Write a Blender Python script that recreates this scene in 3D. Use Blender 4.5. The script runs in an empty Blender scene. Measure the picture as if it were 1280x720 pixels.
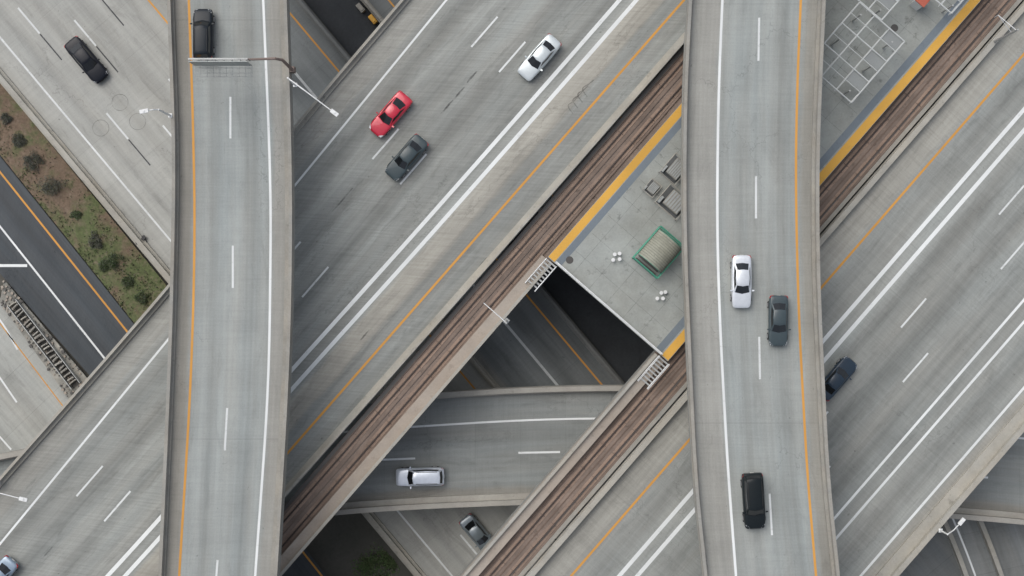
import bpy, math, random
from mathutils import Vector, Matrix
random.seed(7)
scene=bpy.context.scene
H=143.5; F=1690.0
ZT=21.0; ZD=13.5; ZC=6.5; ZL=0.0
def P(px,py,z): 
    k=(H-z)/F
    return Vector(((px-640)*k,(360-py)*k,z))
def Q(s,t): return (0.755*s+0.655*t, 0.655*s-0.755*t)
def Q2(s,t): return (0.766*s+0.643*t, -0.643*s+0.766*t)

# ---------------------------------------------------------------- materials
class NT:
    def __init__(self,name):
        self.m=bpy.data.materials.new(name); self.m.use_nodes=True
        self.t=self.m.node_tree; self.b=self.t.nodes['Principled BSDF']
    def n(self,typ,**k):
        x=self.t.nodes.new(typ)
        for a,b in k.items(): setattr(x,a,b)
        return x
    def l(self,a,b): self.t.links.new(a,b)
    def setin(self,sock,v):
        if isinstance(v,bpy.types.NodeSocket): self.l(v,sock)
        elif isinstance(v,(tuple,list)) and sock.type=='VECTOR': sock.default_value=tuple(v)[:3]
        else: sock.default_value=v
    def math(self,op,a,b=0.0,c=None,clamp=False):
        x=self.n('ShaderNodeMath',operation=op); x.use_clamp=clamp
        self.setin(x.inputs[0],a); self.setin(x.inputs[1],b)
        if c is not None: self.setin(x.inputs[2],c)
        return x.outputs[0]
    def rng(self,v,a,b,c,d):
        x=self.n('ShaderNodeMapRange'); self.setin(x.inputs[0],v)
        for i,q in enumerate((a,b,c,d)): x.inputs[i+1].default_value=q
        return x.outputs[0]
    def noise(self,vec,scale=(1,1,1),detail=3,rough=0.55,loc=(0,0,0),dist=0.0):
        mp=self.n('ShaderNodeMapping'); self.l(vec,mp.inputs[0]); mp.inputs['Scale'].default_value=scale
        mp.inputs['Location'].default_value=loc
        x=self.n('ShaderNodeTexNoise'); self.l(mp.outputs[0],x.inputs['Vector'])
        x.inputs['Scale'].default_value=1; x.inputs['Detail'].default_value=detail
        x.inputs['Roughness'].default_value=rough; x.inputs['Distortion'].default_value=dist
        return x.outputs[0]
    def mix(self,f,a,b):
        x=self.n('ShaderNodeMix',data_type='RGBA'); self.setin(x.inputs[0],f)
        self.setin(x.inputs[6],a); self.setin(x.inputs[7],b); return x.outputs[2]
    def scalec(self,col,v):
        x=self.n('ShaderNodeVectorMath',operation='SCALE'); self.setin(x.inputs[0],col); self.setin(x.inputs[3],v)
        return x.outputs[0]
def C4(c): return (c[0],c[1],c[2],1.0)
_seed=[0]
def road_mat(name,base,profile,width,joint=4.6,jw=0.05,jd=0.8,streak=0.12,warm=(0.34,0.33,0.295),lane=3.6,slab=0.05,stain=0.25,groove=0.05,bands=(),cloud=0.10,crack=0.18,blotch=0.12):
    _seed[0]+=13.7; sd=_seed[0]
    N=NT(name); uv=N.n('ShaderNodeUVMap').outputs[0]
    sp=N.n('ShaderNodeSeparateXYZ'); N.l(uv,sp.inputs[0]); u,v=sp.outputs[0],sp.outputs[1]
    cr=N.n('ShaderNodeValToRGB'); wob=N.noise(uv,(0.05,0.05,1),2,loc=(sd,0,0))
    vf=N.math('ADD',N.math('DIVIDE',v,width),N.rng(wob,0,1,-0.006,0.006))
    N.l(vf,cr.inputs[0]); el=cr.color_ramp.elements
    profile=sorted(profile)
    el[0].position=profile[0][0]; el[0].color=(profile[0][1],)*3+(1,)
    el[1].position=profile[-1][0]; el[1].color=(profile[-1][1],)*3+(1,)
    for p,m in profile[1:-1]:
        e=el.new(p); e.color=(m,m,m,1)
    prof=N.n('ShaderNodeSeparateColor'); N.l(cr.outputs[0],prof.inputs[0]); val=prof.outputs[0]
    modu=N.rng(N.noise(uv,(0.03,0.3,1),3,loc=(sd,sd,0)),0.3,0.7,0.45,1.45)
    val=N.math('SUBTRACT',1.0,N.math('MULTIPLY',N.math('SUBTRACT',1.0,val),modu))
    def mul(x): 
        nonlocal val; val=N.math('MULTIPLY',val,x)
    mul(N.rng(N.noise(uv,(0.06,2.2,1),5,0.65,(sd,1,0)),0.25,0.75,1-streak,1+streak))
    mul(N.rng(N.noise(uv,(0.015,0.7,1),3,0.6,(sd,7,0)),0.3,0.7,1-streak*.7,1+streak*.7))
    mul(N.rng(N.noise(uv,(0.035,0.11,1),4,0.6,(sd,31,0),0.4),0.3,0.7,1-cloud,1+cloud*.7))
    mul(N.rng(N.noise(uv,(0.22,0.22,1),7,0.65,(sd,3,0)),0.25,0.75,1-blotch,1+blotch*.8))
    mul(N.rng(N.noise(uv,(7,7,1),4,0.7,(sd,5,0)),0.2,0.8,0.91,1.09))
    mul(N.rng(N.noise(uv,(5.0,0.25,1),3,0.6,(sd,9,0)),0.25,0.75,1-groove,1+groove))
    wn=N.n('ShaderNodeTexWhiteNoise',noise_dimensions='2D'); cb=N.n('ShaderNodeCombineXYZ')
    ju=N.math('DIVIDE',u,joint)
    N.l(N.math('FLOOR',ju),cb.inputs[0]); N.l(N.math('FLOOR',N.math('DIVIDE',v,lane)),cb.inputs[1]); N.l(cb.outputs[0],wn.inputs[0])
    mul(N.rng(wn.outputs[0],0,1,1-slab,1+slab))
    jn=N.math('LESS_THAN',N.math('FRACT',ju),jw/joint)
    mul(N.math('SUBTRACT',1.0,N.math('MULTIPLY',jn,1-jd)))
    st=N.rng(N.noise(uv,(0.2,0.8,1),6,0.72,(sd,11,0),0.8),0.54,0.74,0,1)
    mul(N.math('SUBTRACT',1.0,N.math('MULTIPLY',st,stain)))
    sp2=N.rng(N.noise(uv,(1.6,1.9,1),2,0.5,(sd,17,0)),0.72,0.78,0,1)
    mul(N.math('SUBTRACT',1.0,N.math('MULTIPLY',sp2,0.32)))
    vo=N.n('ShaderNodeTexVoronoi',feature='DISTANCE_TO_EDGE'); mp=N.n('ShaderNodeMapping'); N.l(uv,mp.inputs[0]); mp.inputs['Scale'].default_value=(0.11,0.17,1)
    mp.inputs['Location'].default_value=(sd,0,0)
    nz=N.n('ShaderNodeTexNoise'); nz.inputs['Scale'].default_value=1.3; nz.inputs['Detail'].default_value=5; N.l(uv,nz.inputs['Vector'])
    va=N.n('ShaderNodeVectorMath',operation='ADD'); N.l(mp.outputs[0],va.inputs[0])
    vs=N.n('ShaderNodeVectorMath',operation='SCALE'); N.l(nz.outputs['Color'],vs.inputs[0]); vs.inputs[3].default_value=0.35; N.l(vs.outputs[0],va.inputs[1])
    N.l(va.outputs[0],vo.inputs['Vector']); vo.inputs['Scale'].default_value=1
    ck=N.math('LESS_THAN',vo.outputs['Distance'],0.006)
    gate=N.rng(N.noise(uv,(0.05,0.08,1),2,loc=(sd,2,0)),0.5,0.6,0,crack)
    mul(N.math('SUBTRACT',1.0,N.math('MULTIPLY',ck,gate)))
    wf=N.rng(N.noise(uv,(0.05,0.4,1),4,0.6,(sd,23,0)),0.35,0.75,0.0,0.6)
    col=N.mix(wf,C4(base),C4([w*sum(base)/sum(warm) for w in warm]))
    vb=N.math('ADD',v,N.rng(N.noise(uv,(0.3,0.3,1),4,0.6,(sd,41,0)),0.3,0.7,-0.18,0.18))
    for f0,f1,bc,amt in bands:
        a=N.rng(vb,f0-.25,f0+.25,0,1); b=N.rng(vb,f1-.25,f1+.25,amt,0)
        col=N.mix(N.math('MULTIPLY',a,b),col,C4(bc))
    N.l(N.scalec(col,val),N.b.inputs['Base Color']); N.b.inputs['Roughness'].default_value=0.88
    N.b.inputs['Specular IOR Level'].default_value=0.25
    return N.m
def conc(name,base,var=0.16,scale=1.0,warm=None,rough=0.9,metal=0.0,spots=0.2):
    N=NT(name); tc=N.n('ShaderNodeTexCoord').outputs['Object']
    _seed[0]+=5.1; sd=_seed[0]
    v=N.rng(N.noise(tc,(.4*scale,.4*scale,.4*scale),6,0.65,(sd,0,0)),0.25,0.75,1-var,1+var)
    v=N.math('MULTIPLY',v,N.rng(N.noise(tc,(6*scale,6*scale,6*scale),4,0.7,(sd,0,0)),0.2,0.8,1-var*.6,1+var*.6))
    st=N.rng(N.noise(tc,(1.1*scale,1.1*scale,1.1*scale),4,0.7,(sd,9,0)),0.6,0.72,0,spots)
    v=N.math('MULTIPLY',v,N.math('SUBTRACT',1.0,st))
    col=C4(base)
    if warm: col=N.mix(N.rng(N.noise(tc,(.25*scale,)*3,4,0.6,(sd,4,0)),0.35,0.65,0,1),C4(base),C4(warm))
    N.l(N.scalec(col,v),N.b.inputs['Base Color']); N.b.inputs['Roughness'].default_value=rough; N.b.inputs['Metallic'].default_value=metal
    return N.m
def paint(name,base,under,wear=0.5):
    N=NT(name); tc=N.n('ShaderNodeTexCoord').outputs['Object']
    f=N.rng(N.noise(tc,(2.2,2.2,2.2),8,0.75),0.50+0.12*(1-wear),0.68+0.1*(1-wear),0,0.75)
    g=N.rng(N.noise(tc,(.12,.12,.12),3,0.6),0.3,0.7,0.84,1.05)
    N.l(N.scalec(N.mix(f,C4(base),C4(under)),g),N.b.inputs['Base Color']); N.b.inputs['Roughness'].default_value=0.8
    return N.m
def plain(name,base,rough=0.5,metal=0.0,coat=0.0,spec=0.5):
    N=NT(name); tc=N.n('ShaderNodeTexCoord').outputs['Object']
    v=N.rng(N.noise(tc,(3,3,3),4,0.6),0.3,0.7,0.95,1.05)
    N.l(N.scalec(C4(base),v),N.b.inputs['Base Color']); N.b.inputs['Roughness'].default_value=rough
    N.b.inputs['Metallic'].default_value=metal; N.b.inputs['Coat Weight'].default_value=coat; N.b.inputs['Specular IOR Level'].default_value=spec
    return N.m
def decal(name,col,amt,scale=0.8):
    N=NT(name); tc=N.n('ShaderNodeTexCoord').outputs['Object']
    f=N.rng(N.noise(tc,(scale,)*3,6,0.7),0.35,0.65,amt*0.2,amt)
    tr=N.n('ShaderNodeBsdfTransparent'); mx=N.n('ShaderNodeMixShader'); N.l(f,mx.inputs[0]); N.l(tr.outputs[0],mx.inputs[1]); N.l(N.b.outputs[0],mx.inputs[2])
    N.b.inputs['Base Color'].default_value=C4(col); N.b.inputs['Roughness'].default_value=0.8
    out=[x for x in N.t.nodes if x.type=='OUTPUT_MATERIAL'][0]; N.l(mx.outputs[0],out.inputs[0])
    return N.m

M_par=conc('parapet_concrete',(0.285,0.28,0.255),0.2,warm=(0.315,0.295,0.255))
M_par2=conc('parapet_pale',(0.375,0.367,0.33),0.18,warm=(0.385,0.36,0.305),spots=.3)
M_side=conc('girder_concrete',(0.27,0.27,0.25),0.18)
M_tan=conc('walkway_concrete',(0.36,0.32,0.275),0.14,warm=(0.37,0.315,0.26))
M_white=paint('white_paint',(0.78,0.80,0.79),(0.42,0.43,0.42),0.35)
M_white2=paint('worn_white_paint',(0.70,0.72,0.71),(0.38,0.39,0.38),0.75)
M_orange=paint('amber_paint',(0.64,0.31,0.065),(0.40,0.29,0.16),0.5)
M_black=paint('black_contrast_paint',(0.06,0.06,0.065),(0.2,0.2,0.2),0.8)
M_yel=paint('tactile_amber',(0.70,0.39,0.07),(0.5,0.3,0.1),0.3)
M_slate=conc('slate_paving',(0.17,0.20,0.225),0.1)
M_steel=conc('galvanised_steel',(0.40,0.41,0.40),0.1,rough=0.5,metal=0.3)
M_dsteel=conc('dark_steel',(0.075,0.07,0.065),0.2,rough=0.5)
M_rust=conc('rusty_steel',(0.15,0.105,0.08),0.2,rough=0.7)
M_mast=conc('weathered_mast_steel',(0.19,0.145,0.125),0.2,rough=0.7)
M_rail=conc('rail_steel',(0.06,0.045,0.038),0.2,rough=0.5,metal=0.2)
M_bed=conc('dusty_track_bed',(0.235,0.18,0.145),0.28,warm=(0.175,0.135,0.11),spots=0.45)
M_plinth=conc('track_plinth',(0.30,0.215,0.163),0.25,warm=(0.25,0.185,0.145),spots=0.35)
M_green=plain('green_painted_steel',(0.07,0.31,0.21),0.55)
M_whitem=plain('white_painted_metal',(0.72,0.73,0.72),0.5)

# ---------------------------------------------------------------- mesh helpers
class MB:
    def __init__(s): s.v=[];s.f=[];s.mi=[];s.uv=[]
    def face(s,pts,mi=0,uv=None):
        b=len(s.v); s.v+= [tuple(p) for p in pts]; s.f.append(tuple(range(b,b+len(pts)))); s.mi.append(mi)
        s.uv.append(uv if uv else [(p[0],p[1]) for p in pts])
    def hexa(s,b,t,mi=0):
        s.face([t[0],t[1],t[2],t[3]],mi); s.face([b[3],b[2],b[1],b[0]],mi)
        for i in range(4):
            j=(i+1)%4; s.face([b[i],b[j],t[j],t[i]],mi)
    def box(s,c,size,rot=0.0,mi=0,M=None):
        x,y,z=[q/2 for q in size]; R=Matrix.Rotation(rot,3,'Z') if M is None else M; c=Vector(c)
        g=lambda a,b_,d: c+R@Vector((a*x,b_*y,d*z))
        b=[g(-1,-1,-1),g(1,-1,-1),g(1,1,-1),g(-1,1,-1)]; t=[g(-1,-1,1),g(1,-1,1),g(1,1,1),g(-1,1,1)]
        s.hexa(b,t,mi)
    def tube(s,a,b,r,r2=None,n=10,mi=0,cap=True):
        a=Vector(a);b=Vector(b); r2=r if r2 is None else r2
        d=(b-a).normalized(); up=Vector((0,0,1)) if abs(d.z)<0.9 else Vector((1,0,0))
        x=d.cross(up).normalized(); y=d.cross(x)
        A=[a+(x*math.cos(2*math.pi*i/n)+y*math.sin(2*math.pi*i/n))*r for i in range(n)]
        B=[b+(x*math.cos(2*math.pi*i/n)+y*math.sin(2*math.pi*i/n))*r2 for i in range(n)]
        for i in range(n):
            j=(i+1)%n; s.face([A[i],B[i],B[j],A[j]],mi)
        if cap: s.face(A,mi); s.face(B[::-1],mi)
    def strip(s,L,R,dz,mi=0,width=None,u0=0):
        u=u0; w=width if width else sum((a-b).length for a,b in zip(L,R))/len(L)
        for i in range(len(L)-1):
            du=((L[i+1]-L[i]).length+(R[i+1]-R[i]).length)/2
            z=Vector((0,0,dz))
            s.face([L[i]+z,R[i]+z,R[i+1]+z,L[i+1]+z],mi,[(u,0),(u,w),(u+du,w),(u+du,0)])
            u+=du
        return w
    def wall(s,L,R,z0,z1,mi=0,mtop=None,bat=0.0):
        mt=mi if mtop is None else mtop
        st=lambda p,z: Vector((p.x,p.y,z)); u=0
        for i in range(len(L)-1):
            a,b,c,d=L[i],R[i],R[i+1],L[i+1]
            du=(d-a).length; w=(a-b).length
            s.face([st(a,z1),st(b,z1),st(c,z1),st(d,z1)],mt,[(u,0),(u,w),(u+du,w),(u+du,0)])
            s.face([st(d,z0),st(c,z0),st(b,z0),st(a,z0)],mi)
            s.face([st(a,z0),st(a,z1),st(d,z1),st(d,z0)],mi)
            s.face([st(b,z1),st(b,z0),st(c,z0),st(c,z1)],mi)
            u+=du
        for i in (0,-1):
            a,b=L[i],R[i]; s.face([st(a,z0),st(b,z0),st(b,z1),st(a,z1)],mi)
    def obj(s,name,mats,parent=None,pinv=None,smooth=False,merge=True,normals=True):
        me=bpy.data.meshes.new(name); me.from_pydata(s.v,[],s.f)
        for m in (mats if isinstance(mats,(list,tuple)) else [mats]): me.materials.append(m)
        me.polygons.foreach_set('material_index',s.mi)
        ul=me.uv_layers.new(name='UVMap'); flat=[]
        for q in s.uv: 
            for a in q: flat+= [a[0],a[1]]
        ul.data.foreach_set('uv',flat)
        import bmesh
        bm=bmesh.new(); bm.from_mesh(me)
        if merge: bmesh.ops.remove_doubles(bm,verts=bm.verts,dist=0.0005)
        if normals: bmesh.ops.recalc_face_normals(bm,faces=bm.faces)
        bm.to_mesh(me); bm.free()
        if smooth: me.polygons.foreach_set('use_smooth',[True]*len(me.polygons))
        o=bpy.data.objects.new(name,me); scene.collection.objects.link(o)
        if parent:
            o.parent=parent
            if pinv is not None: o.matrix_parent_inverse=pinv
        return o
def meta(o,label=None,category=None,kind=None,group=None):
    if label: o['label']=label
    if category: o['category']=category
    if kind: o['kind']=kind
    if group: o['group']=group
    return o
def thing(name,loc,label,category,group=None,rot=0):
    e=bpy.data.objects.new(name,None); scene.collection.objects.link(e); e.location=loc; e.rotation_euler=(0,0,rot); e.empty_display_size=0.5
    meta(e,label,category,group=group)
    pinv=(Matrix.Translation(Vector(loc))@Matrix.Rotation(rot,4,'Z')).inverted()
    return e,pinv
def cat(pts,n=24):
    if len(pts)==2: return [Vector(pts[0]).lerp(Vector(pts[1]),i/(n*2)) for i in range(n*2+1)]
    p=[Vector(q) for q in pts]; p=[p[0]*2-p[1]]+p+[p[-1]*2-p[-2]]; out=[]
    for i in range(1,len(p)-2):
        for k in range(n):
            t=k/n; a,b,c,d=p[i-1],p[i],p[i+1],p[i+2]
            out.append(0.5*((2*b)+(c-a)*t+(2*a-5*b+4*c-d)*t*t+(3*b-a-3*c+d)*t**3))
    out.append(p[-2]); return out
def resample(c,n):
    d=[0]
    for i in range(1,len(c)): d.append(d[-1]+(c[i]-c[i-1]).length)
    out=[];j=0
    for k in range(n):
        x=d[-1]*k/(n-1)
        while j<len(c)-2 and d[j+1]<x: j+=1
        out.append(c[j].lerp(c[j+1],(x-d[j])/max(1e-9,d[j+1]-d[j])))
    return out
def crv(pts,z,n=90,ext=500):
    c=[Vector(q) for q in cat(pts)]
    if ext:
        a=(c[0]-c[1]).normalized()*ext; b=(c[-1]-c[-2]).normalized()*ext
        c=[c[0]+a]+c+[c[-1]+b]
    return resample([P(q.x,q.y,z) for q in c],n)
def off(c,d):
    out=[]
    for i in range(len(c)):
        t=(c[min(i+1,len(c)-1)]-c[max(i-1,0)]).normalized(); out.append(c[i]+Vector((-t.y,t.x,0))*d)
    return out
def line(mb,c,d,w,dz=0.008,mi=0): mb.strip(off(c,d-w/2),off(c,d+w/2),dz,mi)
def dash(mb,p0,p1,z,w=0.15,dz=0.008,mi=0):
    a,b=P(*p0,z),P(*p1,z); t=(b-a).normalized(); n=Vector((-t.y,t.x,0))*w/2; q=Vector((0,0,dz))
    mb.face([a-n+q,b-n+q,b+n+q,a+n+q],mi)
def column(mb,x,y,z0,z1,r=0.9):
    mb.tube((x,y,z0),(x,y,z1),r,n=20)

def bridge(name,Lp,Rp,z,label,rmat,thick=1.9,parL=0.42,parR=0.42,parh=0.85,pmat=None,cols=(),ext=500,capw=0.25,n=90):
    L=crv(Lp,z,n,ext);R=crv(Rp,z,n,ext)
    mid=(L[n//2]+R[n//2])/2; e,pi=thing(name,(mid.x,mid.y,z),label,'bridge')
    t=(L[n//2+1]-L[n//2]).normalized(); nv=Vector((-t.y,t.x,0)); sg=1 if (R[n//2]-L[n//2]).dot(nv)>0 else -1
    d=MB(); w=d.strip(L,R,0.0,0)
    st=lambda p,zz: Vector((p.x,p.y,zz))
    Lb=off(L,sg*1.6);Rb=off(R,-sg*1.6)
    for i in range(n-1):
        d.face([st(L[i],z),st(L[i],z-.45),st(L[i+1],z-.45),st(L[i+1],z)],1)
        d.face([st(R[i],z),st(R[i],z-.45),st(R[i+1],z-.45),st(R[i+1],z)],1)
        d.face([st(L[i],z-.45),st(Lb[i],z-.7),st(Lb[i+1],z-.7),st(L[i+1],z-.45)],1)
        d.face([st(R[i],z-.45),st(Rb[i],z-.7),st(Rb[i+1],z-.7),st(R[i+1],z-.45)],1)
        d.face([st(Lb[i],z-.7),st(Lb[i],z-thick),st(Lb[i+1],z-thick),st(Lb[i+1],z-.7)],1)
        d.face([st(Rb[i],z-.7),st(Rb[i],z-thick),st(Rb[i+1],z-thick),st(Rb[i+1],z-.7)],1)
        d.face([st(Lb[i],z-thick),st(Rb[i],z-thick),st(Rb[i+1],z-thick),st(Lb[i+1],z-thick)],1)
    d.obj('deck',[rmat,M_side],e,pi)
    pm=pmat or M_par
    for C,s_,pw in ((L,sg,parL),(R,-sg,parR)):
        if pw<=0: continue
        m=MB(); m.wall(off(C,s_*0.02),off(C,s_*(0.02+pw)),z+0.003,z+0.28)
        m.wall(off(C,s_*0.05),off(C,s_*(0.05+capw)),z+0.283,z+parh)
        m.obj('parapet',pm,e,pi)
    for (cx,cy,z0) in cols:
        m=MB(); p=P(cx,cy,z); column(m,p.x,p.y,z0,z-thick); m.obj('column',M_side,e,pi,smooth=False)
    return e,pi,L,R,w,sg

# ---------------------------------------------------------------- ground
g=MB(); g.face([(-700,-700,-0.6),(700,-700,-0.6),(700,700,-0.6),(-700,700,-0.6)])
M_ground=conc('bare_ground',(0.075,0.074,0.062),0.25,0.5,warm=(0.095,0.09,0.078))
meta(g.obj('ground',M_ground),'bare grey brown ground under the interchange',kind='structure')
g=MB(); g.strip(crv([Q2(291,-100),Q2(291,900)],-0.55,60),crv([Q2(344,-100),Q2(344,900)],-0.55,60),0.0)  # near-black strip paints the shade of the gap onto the ground
meta(g.obj('gap_shade_strip',conc('gap_shade_dark',(0.038,0.042,0.046),0.3,0.6)),'ground strip between the carriageways, painted dark as shade',kind='structure')

# ---- lower freeway
lf_w=(290+66)/11.78
def fr(s): return (s+66)/356
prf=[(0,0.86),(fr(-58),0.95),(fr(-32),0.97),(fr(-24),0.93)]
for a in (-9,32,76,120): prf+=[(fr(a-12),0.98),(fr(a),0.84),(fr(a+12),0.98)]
prf+=[(fr(142),0.93),(fr(160),0.78),(fr(175),0.62),(fr(200),0.70),(fr(224),0.68),(fr(244),0.54),(fr(262),0.6),(1,0.46)]  # inner lanes darkened to paint in the shade beneath the decks
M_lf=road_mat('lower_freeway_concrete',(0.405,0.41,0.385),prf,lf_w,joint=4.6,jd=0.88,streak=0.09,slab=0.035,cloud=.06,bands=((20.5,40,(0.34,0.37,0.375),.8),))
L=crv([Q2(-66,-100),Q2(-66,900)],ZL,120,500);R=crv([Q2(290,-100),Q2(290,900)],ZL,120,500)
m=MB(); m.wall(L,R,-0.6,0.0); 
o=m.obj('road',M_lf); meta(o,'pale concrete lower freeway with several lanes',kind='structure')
mw=MB();mo=MB();mk=MB()
def l2(mb,s,w): mb.strip(crv([Q2(s-w,-100),Q2(s-w,900)],ZL,40),crv([Q2(s+w,-100),Q2(s+w,900)],ZL,40),0.008)
l2(mw,-30,1.2); l2(mw,224,1.6); l2(mo,142,1.1); l2(mo,267,1.1)
for s,t0 in ((11,215),(55,100),(98,60)):
    for k in range(-4,7):
        t=t0+172*k-0
        dash(mw,Q2(s,t-21),Q2(s,t+21),ZL,0.2)
        dash(mk,Q2(s,t+22),Q2(s,t+64),ZL,0.14)
meta(mw.obj('road_marking',M_white2),'worn white lane lines on the lower freeway',kind='structure')
meta(mo.obj('road_marking',M_orange),'amber edge lines on the lower freeway',kind='structure')
meta(mk.obj('road_marking',M_black),'black contrast dashes on the lower freeway',kind='structure')
def barrier(s0,s1,label,mat=M_par2,h=0.9,name='concrete_barrier',z=ZL):
    A=crv([Q2(s0,-100),Q2(s0,900)],z,60);B=crv([Q2(s1,-100),Q2(s1,900)],z,60)
    m=MB(); m.wall(A,B,z+0.003,z+0.3)
    A2=[a.lerp(b,.28) for a,b in zip(A,B)];B2=[a.lerp(b,.72) for a,b in zip(A,B)]
    m.wall(A2,B2,z+0.303,z+h); return meta(m.obj(name,mat),label,'barrier')
barrier(-66,-54,'long concrete barrier along the planted verge')
barrier(160,168,'concrete barrier splitting the lower freeway lanes')
barrier(282,290,'concrete barrier at the inner edge of the lower freeway',conc('dark_grey_barrier',(0.16,0.165,0.16),.2))  # darker grey than the other barriers
W2=MB(); W2.wall(crv([Q2(345,-100),Q2(345,900)],ZL,60),crv([Q2(560,-100),Q2(560,900)],ZL,60),-0.6,0.0)
M_lf2=road_mat('opposite_lower_concrete',(0.22,0.235,0.235),[(0,.8),(.1,.97),(.2,.85),(.3,.97),(.5,.85),(.7,.97),(.8,.85),(1,.9)],215/11.78,streak=0.1)
meta(W2.obj('road',M_lf2),'opposite carriageway of the lower freeway',kind='structure')
barrier(345,352,'pale concrete barrier beside a dark gap',M_par)
mm=MB()
for s in (372,500): l2(mm,s,1)
meta(mm.obj('road_marking',M_orange),'amber line on the opposite lower carriageway',kind='structure')
mr=MB()
for (x,y) in ((150,128),(126,160),(172,152)):
    c=P(x,y,ZL)
    for i in range(28):
        a=2*math.pi*i/28;b=2*math.pi*(i+1)/28;r0,r1=0.84,0.89
        f=lambda r,t: c+Vector((r*math.cos(t),r*math.sin(t),0.012))
        mr.face([f(r0,a),f(r1,a),f(r1,b),f(r0,b)])
meta(mr.obj('road_marking',decal('loop_seal',(0.03,0.03,0.03),0.5,1.0)),'dark sealed rings of detector loops in the road',kind='structure')

# ---- planted verge
vg=MB()
NX,NY=110,16
A=crv([(-80,5),(212,361),(330,505)],-0.1,NX,0);B=crv([(-80,95),(0,193),(165,400),(270,540)],-0.1,NX,0)
rows=[]
for j in range(NY):
    f=j/(NY-1); rows.append([a.lerp(b,f)+Vector((0,0,0.16*random.random()+0.45*math.sin(math.pi*f)*(1) )) for a,b in zip(A,B)])
for j in range(NY-1):
    for i in range(NX-1): vg.face([rows[j][i],rows[j+1][i],rows[j+1][i+1],rows[j][i+1]])
N=NT('verge_soil'); tc=N.n('ShaderNodeTexCoord').outputs['Object']
sx=N.n('ShaderNodeSeparateXYZ'); N.l(tc,sx.inputs[0])
low=N.rng(sx.outputs[1],11.5,3.0,-0.05,0.09)
n1=N.rng(N.math('ADD',N.noise(tc,(.35,.35,.35),6,0.7,(3,1,0)),low),0.44,0.60,0,1)
n2=N.rng(N.noise(tc,(4,4,4),5,0.75),0.3,0.7,0.65,1.35)
c=N.mix(n1,(0.16,0.115,0.08,1),(0.10,0.12,0.05,1))
c=N.mix(N.rng(N.noise(tc,(1.7,1.7,1.7),5,0.7,(8,1,0)),0.5,0.7,0,0.7),c,(0.20,0.155,0.115,1))
N.l(N.scalec(c,n2),N.b.inputs['Base Color']); N.b.inputs['Roughness'].default_value=0.95
meta(vg.obj('verge_ground',N.m,smooth=True),'brown soil and patchy grass strip beside the freeway',kind='structure')
# frontage road (dark asphalt)
M_asph=road_mat('dark_asphalt',(0.083,0.094,0.103),[(0,1),(.2,.9),(.35,1),(.6,.85),(.8,1),(1,.95)],14,joint=60,jd=1,slab=0.0,warm=(0.33,0.33,0.33),stain=0.15)
fr_=MB(); fr_.strip(crv([(-80,95),(0,195),(165,402),(240,500)],-0.2,60,300),crv([(-80,250),(0,342),(130,490),(190,560)],-0.2,60,300),0.0)
meta(fr_.obj('road',M_asph),'dark asphalt frontage road',kind='structure')
m=MB(); c_=crv([(0,215),(157,412)],-0.2); line(m,c_,0,0.2) ; meta(m.obj('road_marking',M_orange),'amber line on the dark frontage road',kind='structure')
m=MB(); line(m,crv([(0,283),(130,447)],-0.2),0,0.2); dash(m,(-40,332),(34,332),-0.2,0.3,0.009); meta(m.obj('road_marking',M_white),'white lines on the dark frontage road',kind='structure')
M_sr=road_mat('side_ramp_concrete',(0.40,0.41,0.385),[(0,.85),(.15,.97),(.3,.88),(.5,.97),(.7,.88),(.85,.97),(1,.9)],17,streak=0.12)
m=MB(); m.strip(crv([(-60,300),(0,372),(110,500),(200,610)],-0.15,60,200),crv([(-260,470),(-180,560),(-60,700),(20,800)],-0.15,60,200),0.0)
meta(m.obj('road',M_sr),'pale concrete side ramp',kind='structure')
m=MB()
line(m,crv([(-40,350),(0,400),(22,437)],-0.15,40,0),0,0.18); dash(m,(-5,465),(21,503),-0.15,.2); dash(m,(-10,535),(14,562),-0.15,.2)
meta(m.obj('road_marking',M_white),'white lane marks on the side ramp',kind='structure')
m=MB(); line(m,crv([(-20,378),(25,437),(82,512)],-0.15,40,60),0,0.12); meta(m.obj('road_marking',M_orange),'amber line on the side ramp',kind='structure')
# gore island with crash cushion
m=MB(); Ai=crv([(6,350),(114,478)],-0.15,30,0);Bi=crv([(0,378),(88,500)],-0.15,30,0)
m.wall(Ai,Bi,-0.19,0.02); meta(m.obj('traffic_island',conc('island_concrete',(0.37,0.355,0.31),0.35,1.5,warm=(0.16,0.16,0.145),spots=0.6)),'stained concrete gore island with rubble',kind='structure')
e,pi=thing('crash_cushion',P(52,425,0),'row of pale weathered crash cushion blocks between two rails','crash cushion')
cc=crv([(17,378),(97,482)],0.0,60,0)
for k in range(22):
    p=cc[int(1+k*2.65)]; q=cc[min(59,int(2+k*2.65))]; a=math.atan2(q.y-p.y,q.x-p.x)
    m=MB(); m.box(p+Vector((0,0,0.33)),(0.12+0.1*random.random(),0.8+random.uniform(-.12,.12),0.6),a+random.uniform(-.16,.16)); m.box(p+Vector((0,0,0.66)),(0.08,0.5,0.05),a)
    m.obj('cushion_block',M_par2 if k%4==0 else M_par,e,pi)
for d_ in (-0.55,0.55):
    m=MB(); m.wall(off(cc,d_-0.035),off(cc,d_+0.035),0.02,0.7); m.obj('guard_rail',M_steel,e,pi)
m=MB(); m.strip(off(cc,-.5),off(cc,.5),0.03); m.obj('base_pad',conc('pad_grime',(0.12,0.115,0.105),.4),e,pi)
m=MB()
for i in range(320):
    k=random.randrange(30); p=Ai[k].lerp(Bi[k],random.random())
    s_=random.uniform(.06,.28); m.box((p.x,p.y,0.02+s_*.3),(s_,s_*random.uniform(.6,1.2),s_*.6),random.random()*6,mi=random.randrange(2))
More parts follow.
